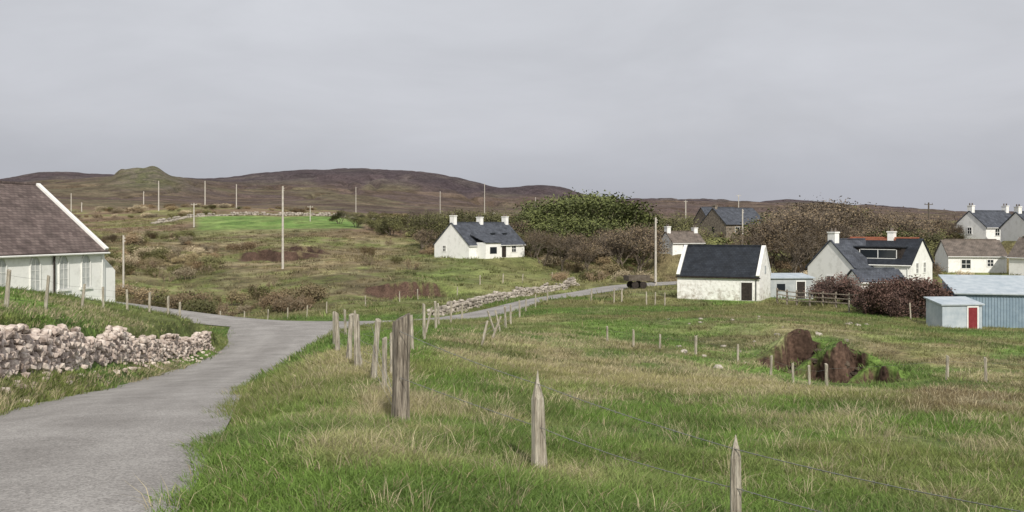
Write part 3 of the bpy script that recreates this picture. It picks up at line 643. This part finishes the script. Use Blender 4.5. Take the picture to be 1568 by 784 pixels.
# ---------------- trees
def tree_mesh(name,seed,Ht,spread,mats,depth=5,kids=3,leaves=10,lsize=.22,stems=1,trunk=.22,lrad=.6,tw=.02,up=.35,lean=.7,simple=False):
    rd=random.Random(seed);b=MB();tips=[]
    def br(p,dr,ln,r,k):
        q=p+dr*ln*.5+Vector((rd.uniform(-1,1),rd.uniform(-1,1),rd.uniform(-.5,.5)))*ln*.09
        e=p+dr*ln
        if simple or k<=1: b.tube(p,e,r,r*.6,3)
        else:
            n=6 if k>depth-2 else 3
            b.tube(p,q,r,r*.82,n);b.tube(q,e,r*.82,r*.62,n)
        if k<=2: tips.append((q,k))
        if k==0: tips.append((e,0));return
        for i in range(kids if k<depth else kids+1):
            v=Vector((rd.gauss(0,1),rd.gauss(0,1),rd.gauss(0,.6)));v=(v-v.dot(dr)*dr)
            if v.length<.01: continue
            v.normalize();nd_=(dr+v*rd.uniform(.45,1.0)*spread+Vector((0,0,up*.3))).normalized()
            br(q.lerp(e,rd.uniform(.2,1)) ,nd_,ln*rd.uniform(.62,.86),max(tw,r*.55),k-1)
    L0=Ht/3.1
    for s in range(stems):
        a=rd.uniform(0,6.28);t=.0 if stems==1 else rd.uniform(.2,lean)
        br(Vector((math.cos(a)*.4*(stems>1),math.sin(a)*.4*(stems>1),-.3)),Vector((math.cos(a)*t,math.sin(a)*t,1)).normalized(),L0*rd.uniform(.7,1.15),trunk/(1 if stems==1 else 1.6),depth)
    for (t,k) in tips:
        mi=1+(rd.random()*.6+vn(np.array([t.x*.7+seed]),np.array([t.y*.7+t.z*.9]),5)[0]>.8)
        for j in range(leaves if k==0 else leaves//3):
            c=t+Vector((rd.gauss(0,1),rd.gauss(0,1),rd.gauss(0,.8)))*lrad*.5
            a=Vector((rd.uniform(-1,1),rd.uniform(-1,1),rd.uniform(-1,1))).normalized();w=a.orthogonal().normalized();s=lsize*rd.uniform(.5,1.3)
            b.add([c-a*s*.6,c+w*s*.32,c+a*s*.6,c-w*s*.32],[(0,1,2,3)],int(mi))
    zmax=max(v[2] for v in b.v);k=Ht/zmax;b.v=[(v[0]*k,v[1]*k,v[2]*k) for v in b.v]
    me=bpy.data.meshes.new(name);me.from_pydata(b.v,[],b.f)
    for m in mats: me.materials.append(m)
    me.polygons.foreach_set('material_index',b.m);me.update();return me
gT=[tree_mesh('willow',s,8,1.0,[M_bark,M_lfG,M_lfG2],4,3,12,.24,stems=3,lrad=.85) for s in(1,2,3)]
bT=[tree_mesh('budding_tree',s,9,.9,[M_bark,M_lfB,M_lfB2],5,3,2,.18,stems=2,lrad=.7,tw=.024) for s in(4,5,6)]
oT=[tree_mesh('olive_tree',s,8,.95,[M_bark,M_lfO,M_lfO2],4,3,8,.24,stems=4,lrad=.85,tw=.022) for s in(14,15)]
rB=[tree_mesh('russet_bush',s,3,1.2,[M_bark,M_lfR,M_lfR2],4,3,7,.11,stems=6,lrad=.35,trunk=.07,tw=.012) for s in(7,8)]
def plant(name,me,px,d,h,base,wid=1.0,sink=0):
    x,y=W2(px,d);o=bpy.data.objects.new(name,me);scene.collection.objects.link(o);k=h/base
    o.location=(x,y,H1(x,y)-sink);o.scale=(k*wid,k*wid,k);o.rotation_euler=(0,0,random.uniform(0,6.28));return o
def htop(px,d,yt): x,y=W2(px,d);return max(2.5,Z(yt,d)-H1(x,y))
for px,d,yt in ((842,190,306),(878,200,290),(912,195,292),(945,205,302),(862,175,322),(905,172,325),(825,205,314),(965,190,322),(890,215,288),(835,170,330),(925,185,298),(860,185,302),(940,175,330),(1350,150,345),(1215,185,318)):
    plant('willow_tree',random.choice(gT),px,d,htop(px,d,yt),8,1.3)
for px,d,yt in ((1195,150,325),(1222,160,304),(1250,155,296),(1280,165,299),(1310,160,313),(1215,135,338),(1260,140,325),(1300,140,338),(1340,165,316),(1370,170,318),(1400,175,321),(830,150,345),(860,145,352),(955,150,345),(975,150,340),(800,175,333),(775,190,338),(1445,180,328),(1180,140,345),(1240,175,300),(1330,150,332),(905,140,368),(1455,165,338),(925,165,345),(1270,172,298),(1205,172,316),(1005,175,345),(985,165,334),(640,172,345),(815,160,345),(1235,145,320),(1350,180,313),(1420,185,320),(880,150,352)):
    plant('budding_tree',random.choice(bT),px,d,htop(px,d,yt),9,1.2)
for px,d,yt in ((650,190,325),(685,195,320),(715,200,318),(745,200,322),(775,205,320),(800,200,318),(600,215,328),(575,230,322),(545,240,320),(520,250,318),(620,230,320),(660,220,318),(1000,190,326),(1030,210,324),(985,215,318),(1040,180,343),(710,175,342),(790,160,348),(735,215,318),(770,175,336),(1060,240,325),(1380,150,343),(1290,185,310),(975,200,322),(1010,200,322),(690,230,318),(755,225,316),(1235,190,312),(1400,160,338)):
    plant('olive_tree',random.choice(oT),px,d,htop(px,d,yt),8,1.25)
for px,d,yt in ((1345,73,430),(1375,71,422),(1405,73,418),(1430,74,428),(1390,75,420),(1278,84,416),(1290,86,430),(1360,72,438),(1418,71,440),(1385,70,443)):
    plant('russet_bush',random.choice(rB),px,d,htop(px,d,yt),3,1.15)
# ---------------- scatter: bushes as instances, grasses as one real mesh each
def scatter(name,objs_meshes,P,rot,scl,idx,tint):
    coll=bpy.data.collections.new(name+'_sources')
    for k,me in enumerate(objs_meshes):
        coll.objects.link(bpy.data.objects.new('%s_source_%02d'%(name,k),me))
    me=bpy.data.meshes.new(name);n=len(P);me.vertices.add(n);me.vertices.foreach_set('co',P.astype(np.float32).ravel())
    a=me.attributes.new('rot','FLOAT_VECTOR','POINT');a.data.foreach_set('vector',rot.astype(np.float32).ravel())
    a=me.attributes.new('scl','FLOAT_VECTOR','POINT');a.data.foreach_set('vector',scl.astype(np.float32).ravel())
    a=me.attributes.new('idx','INT','POINT');a.data.foreach_set('value',idx.astype(np.int32))
    a=me.attributes.new('tint','FLOAT_COLOR','POINT');a.data.foreach_set('color',np.concatenate([tint,np.ones((n,1))],1).astype(np.float32).ravel())
    o=bpy.data.objects.new(name,me);scene.collection.objects.link(o)
    ng=bpy.data.node_groups.new(name,'GeometryNodeTree');ng.interface.new_socket('Geometry',in_out='INPUT',socket_type='NodeSocketGeometry');ng.interface.new_socket('Geometry',in_out='OUTPUT',socket_type='NodeSocketGeometry')
    N=ng.nodes;L=ng.links.new;gi=N.new('NodeGroupInput');go=N.new('NodeGroupOutput');ip=N.new('GeometryNodeInstanceOnPoints');ci=N.new('GeometryNodeCollectionInfo')
    ci.inputs['Collection'].default_value=coll;ci.inputs['Separate Children'].default_value=True;ci.inputs['Reset Children'].default_value=True
    def na_(nm,t):
        q=N.new('GeometryNodeInputNamedAttribute');q.data_type=t;q.inputs['Name'].default_value=nm;return q.outputs['Attribute']
    L(gi.outputs[0],ip.inputs['Points']);L(ci.outputs[0],ip.inputs['Instance']);ip.inputs['Pick Instance'].default_value=True
    L(na_('idx','INT'),ip.inputs['Instance Index']);L(na_('rot','FLOAT_VECTOR'),ip.inputs['Rotation']);L(na_('scl','FLOAT_VECTOR'),ip.inputs['Scale']);L(ip.outputs[0],go.inputs[0])
    md=o.modifiers.new('scatter','NODES');md.node_group=ng;return o
def blades(name,x,y,col,nb,h,rad_,w,lean,hs=1.0,ws=1.0,bent=True,s0=.7,s1=1.3):
    """grow nb blades around every root point, one mesh"""
    n=len(x);N=n*nb;z=H(x,y)
    rep=lambda a:np.repeat(np.broadcast_to(np.asarray(a,float),(n,)),nb)
    sc=rep(RNG.uniform(s0,s1,n));hsr=rep(hs);wsr=rep(ws)
    a=RNG.uniform(0,6.283,N);q=rad_*np.sqrt(RNG.random(N))*sc*wsr;bx=rep(x)+q*np.cos(a);by=rep(y)+q*np.sin(a);bz=rep(z)-.03
    hh=h*RNG.uniform(.4,1.15,N)*sc*hsr
    la=a+RNG.uniform(-1.2,1.2,N);ta=rep(RNG.uniform(0,6.283,n));tl=rep(np.abs(RNG.normal(0,.25,n)))
    ln=lean*RNG.uniform(.2,1.2,N)*hh;dx=np.cos(la)*ln+np.cos(ta)*tl*hh;dy=np.sin(la)*ln+np.sin(ta)*tl*hh
    fa=RNG.uniform(0,3.1416,N);ww=w*.5*sc*wsr;wx=np.cos(fa)*ww;wy=np.sin(fa)*ww;tip=hh*RNG.uniform(.75,1,N)
    S=lambda *c:np.stack(c,1)
    if bent:
        V=np.stack([S(bx-wx,by-wy,bz),S(bx+wx,by+wy,bz),S(bx+dx*.35+wx*.8,by+dy*.35+wy*.8,bz+hh*.6),S(bx+dx*.35-wx*.8,by+dy*.35-wy*.8,bz+hh*.6),S(bx+dx,by+dy,bz+tip)],1).reshape(-1,3);k=5
        Fq=(np.arange(N)[:,None,None]*5+np.array([[0,1,2],[0,2,3],[3,2,4]])[None]).reshape(-1,3)
    else:
        V=np.stack([S(bx-wx,by-wy,bz),S(bx+wx,by+wy,bz),S(bx+dx,by+dy,bz+tip)],1).reshape(-1,3);k=3
        Fq=np.arange(N*3).reshape(-1,3)
    C=np.repeat(col,nb,0)*RNG.uniform(.75,1.25,(N,1))
    dead=RNG.random(N)<.07;C[dead]=np.array([.38,.32,.19])*RNG.uniform(.6,1.1,(dead.sum(),1))
    return fastmesh(name,V,Fq,[M_blade],smooth=False,col=np.repeat(C,k,0),cname='tint',check=False)
def wedge(n,d0,d1,pw=2,half=32):
    a=np.radians(RNG.uniform(-half,half,n));r=(RNG.uniform(d0**pw,d1**pw,n))**(1/pw);return r*np.sin(a),r*np.cos(a)
def roadfree(x,y,mg=0):
    ok=np.ones(len(x),bool)
    for R_ in(roadA,roadB):
        dd,ii,_=near(R_,x,y);hw=np.interp(ii,np.arange(len(R_)),R_[:,2]);ok&=(dd+ (fbm(x*1.3,y*1.3,31,3)-.5)*.5)>hw+mg-.02
    for (cx,cy,r,zz) in PADS: ok&=np.hypot(x-cx,y-cy)>r*.85
    dd,_,_=near(wallP,x,y);ok&=dd>.42
    ok&=scar_w(x,y,.9)<.3
    return ok
G_=np.array([1.1,1.13,1.0])
x,y=wedge(16000,4.5,14);m=roadfree(x,y);x=x[m];y=y[m];c=colfun(x,y)*RNG.uniform(.8,1.3,(len(x),1))*G_
blades('verge_grass',x,y,c,24,.14,.14,.009,.9,hs=(.4+1.1*fbm(x/1.8,y/1.8,91,3)))
x,y=wedge(26000,13,31);m=roadfree(x,y);x=x[m];y=y[m];c=colfun(x,y)*RNG.uniform(.75,1.35,(len(x),1))*G_;_,d=pxd(x,y)
blades('meadow_grass',x,y,c,18,.15,.17,.015,.9,hs=(.4+1.1*fbm(x/1.8,y/1.8,91,3)),ws=1+sm(14,28,d)*.9,bent=False)
x,y=wedge(26000,29,92);m=roadfree(x,y,.1);x=x[m];y=y[m];c=colfun(x,y)*RNG.uniform(.75,1.35,(len(x),1))
blades('field_grass',x,y,c,16,.19,.42,.04,.9,bent=False,s0=.5)
x,y=wedge(60000,5,46);px,d=pxd(x,y);w=straw_w(x,y,px,d)
dr,ii,sg=near(roadA,x,y);dw,_,sgw=near(wallP,x,y)
w=np.maximum(w,(sg>0)*sm(3.3,2.3,dr)*.7);w=np.maximum(w,.07*(d<30));w=np.maximum(w,(sgw>0)*(y<60)*(x<-7)*sm(.4,.6,fbm(x/3,y/3,95,3))*.45)
m=roadfree(x,y,.1)&(RNG.random(len(x))<w*.5);x=x[m];y=y[m];_,d=pxd(x,y)
c=np.array([.48,.42,.27])*RNG.uniform(.5,1.2,(len(x),1))
blades('dry_grass',x,y,c,18,.33,.17,.008,1.1,hs=1-.45*sm(16,30,d),ws=.9+sm(12,30,d)*1.5,s0=.5,s1=1.1)
x,y=wedge(17000,80,330);m=roadfree(x,y,.5);px,d=pxd(x,y);m&=~((px>285)&(px<565)&(d>222)&(d<300));x=x[m];y=y[m];c=colfun(x,y)*RNG.uniform(.6,1.6,(len(x),1))
blades('moor_tussocks',x,y,c,18,.5,.6,.11,.8,bent=False,s0=.5,s1=1.2)
# scrub
sc=[tree_mesh('scrub',60+k,2.4,.75,[M_twig,M_scrubleaf,M_scrubleaf],3,3,l,s,stems=7,trunk=.06,lrad=.55,tw=.016,lean=.55,up=.7,simple=True) for k,(l,s) in enumerate(((3,.15),(5,.15),(3,.17),(1,.13)))]
x,y=wedge(34000,84,420);px,d=pxd(x,y);n2=fbm(x/17,y/17,71,3);n6=fbm(x/8,y/8,72,3)
z_=np.zeros(len(x));th=sm(83,87,d)*(1-sm(104,114,d))*sm(.30,.45,n2)*(px<485)*(px>255)
z_=np.maximum(z_,th*1.5)
z_=np.maximum(z_,(px<330)*(d<210)*sm(.38,.53,n2)*.9)
z_=np.maximum(z_,(px<700)*(d>115)*(d<215)*sm(.56,.7,n6)*.4)
z_=np.maximum(z_,(px>570)*(d>205)*(d<400)*sm(.38,.55,n2)*.75)
z_=np.maximum(z_,(px<480)*(d>305)*sm(.5,.65,n2)*.4)
z_=np.maximum(z_,(px>1160)*(px<1480)*(d>112)*(d<200)*.6)
z_=np.maximum(z_,(px>650)*(px<1040)*(d>158)*(d<210)*.6);z_=np.maximum(z_,(px>840)*(px<1000)*(d>125)*(d<160)*.5)
z_*=~((px>345)&(px<510)&(d>122)&(d<172));z_*=~((px>555)&(px<705)&(d>88)&(d<124))
z_*=~((px>640)&(px<815)&(d<158)&(d>118));z_*=~((px>285)&(px<575)&(d>185)&(d<302))
m=roadfree(x,y,1.2)&(RNG.random(len(x))<z_*.38)
x=x[m];y=y[m];px=px[m];d=d[m];th=th[m];n=len(x);print('SCRUB',n)
pal=np.array([[.27,.22,.12],[.19,.185,.08],[.24,.175,.105],[.38,.32,.215],[.18,.18,.075],[.23,.175,.10]])
k=np.clip((fbm(x/12,y/12,73,2)*8-1+RNG.uniform(-.9,.9,n)).astype(int),0,5);c=pal[k]*RNG.uniform(.7,1.25,(n,1))
c=c*(1-.3*(th>.2))[:,None]
ss=(1+sm(150,400,d)*.5)*1.1;s_=RNG.uniform(.3,.95,n)
scatter('scrub',sc,np.stack([x,y,H(x,y)],1),np.stack([RNG.normal(0,.1,n),RNG.normal(0,.1,n),RNG.uniform(0,6.28,n)],1),np.stack([s_*ss,s_*ss,s_],1),RNG.integers(0,4,n),c)
# ---------------- world, sun, camera
w=bpy.data.worlds.new('World');scene.world=w;w.use_nodes=True;nt=w.node_tree;L=nt.links.new;bg=nt.nodes['Background'];bg.inputs['Strength'].default_value=.1
el=math.radians(38);azx,azy=.24,-1.0
sky=nt.nodes.new('ShaderNodeTexSky');sky.sky_type='NISHITA';sky.sun_disc=False;sky.sun_elevation=el;sky.sun_rotation=math.atan2(azx,azy)
tc=nt.nodes.new('ShaderNodeTexCoord');s=nt.nodes.new('ShaderNodeSeparateXYZ');L(tc.outputs['Generated'],s.inputs[0])
r=nt.nodes.new('ShaderNodeValToRGB');e=r.color_ramp.elements
e[0].position=0;e[0].color=(.42,.43,.485,1);e[1].position=.23;e[1].color=(.625,.635,.67,1)
q=e.new(.10);q.color=(.555,.56,.60,1);q=e.new(.035);q.color=(.44,.45,.505,1);q=e.new(.8);q.color=(.66,.665,.69,1)
L(s.outputs['Z'],r.inputs[0])
mp=nt.nodes.new('ShaderNodeMapping');mp.inputs['Scale'].default_value=(1,1,3.2);mp.inputs['Rotation'].default_value=(.12,.1,0);L(tc.outputs['Generated'],mp.inputs[0])
n=nt.nodes.new('ShaderNodeTexNoise');n.inputs['Scale'].default_value=3.6;n.inputs['Detail'].default_value=6;n.inputs['Roughness'].default_value=.55;n.inputs['Distortion'].default_value=.3;L(mp.outputs[0],n.inputs['Vector'])
mr=nt.nodes.new('ShaderNodeMapRange');mr.inputs['From Min'].default_value=.3;mr.inputs['From Max'].default_value=.7;mr.inputs['To Min'].default_value=9.2;mr.inputs['To Max'].default_value=10.8;L(n.outputs['Fac'],mr.inputs['Value'])
v=nt.nodes.new('ShaderNodeVectorMath');v.operation='SCALE';L(r.outputs[0],v.inputs[0]);L(mr.outputs[0],v.inputs['Scale'])
mx=nt.nodes.new('ShaderNodeMix');mx.data_type='RGBA';mx.inputs[0].default_value=.95;L(sky.outputs[0],mx.inputs[6]);L(v.outputs[0],mx.inputs[7]);L(mx.outputs[2],bg.inputs['Color'])
sd=bpy.data.lights.new('sun','SUN');sd.energy=3.8;sd.angle=math.radians(1.0);sd.color=(1,.94,.84);so=bpy.data.objects.new('sun',sd);scene.collection.objects.link(so)
dv=Vector((azx,azy,math.hypot(azx,azy)*math.tan(el)));so.rotation_euler=dv.to_track_quat('Z','Y').to_euler();so.location=(20,-40,60)
cd=bpy.data.cameras.new('camera');cd.lens=36*F/1568;cd.shift_y=-47/1568;cd.clip_end=12000;cd.clip_start=.05
co=bpy.data.objects.new('camera',cd);scene.collection.objects.link(co);co.location=(0,0,0);co.rotation_euler=(math.pi/2,0,0);scene.camera=co
scene.view_settings.view_transform='Standard';scene.view_settings.look='None';scene.view_settings.exposure=0
print('OBJS',len(scene.objects))
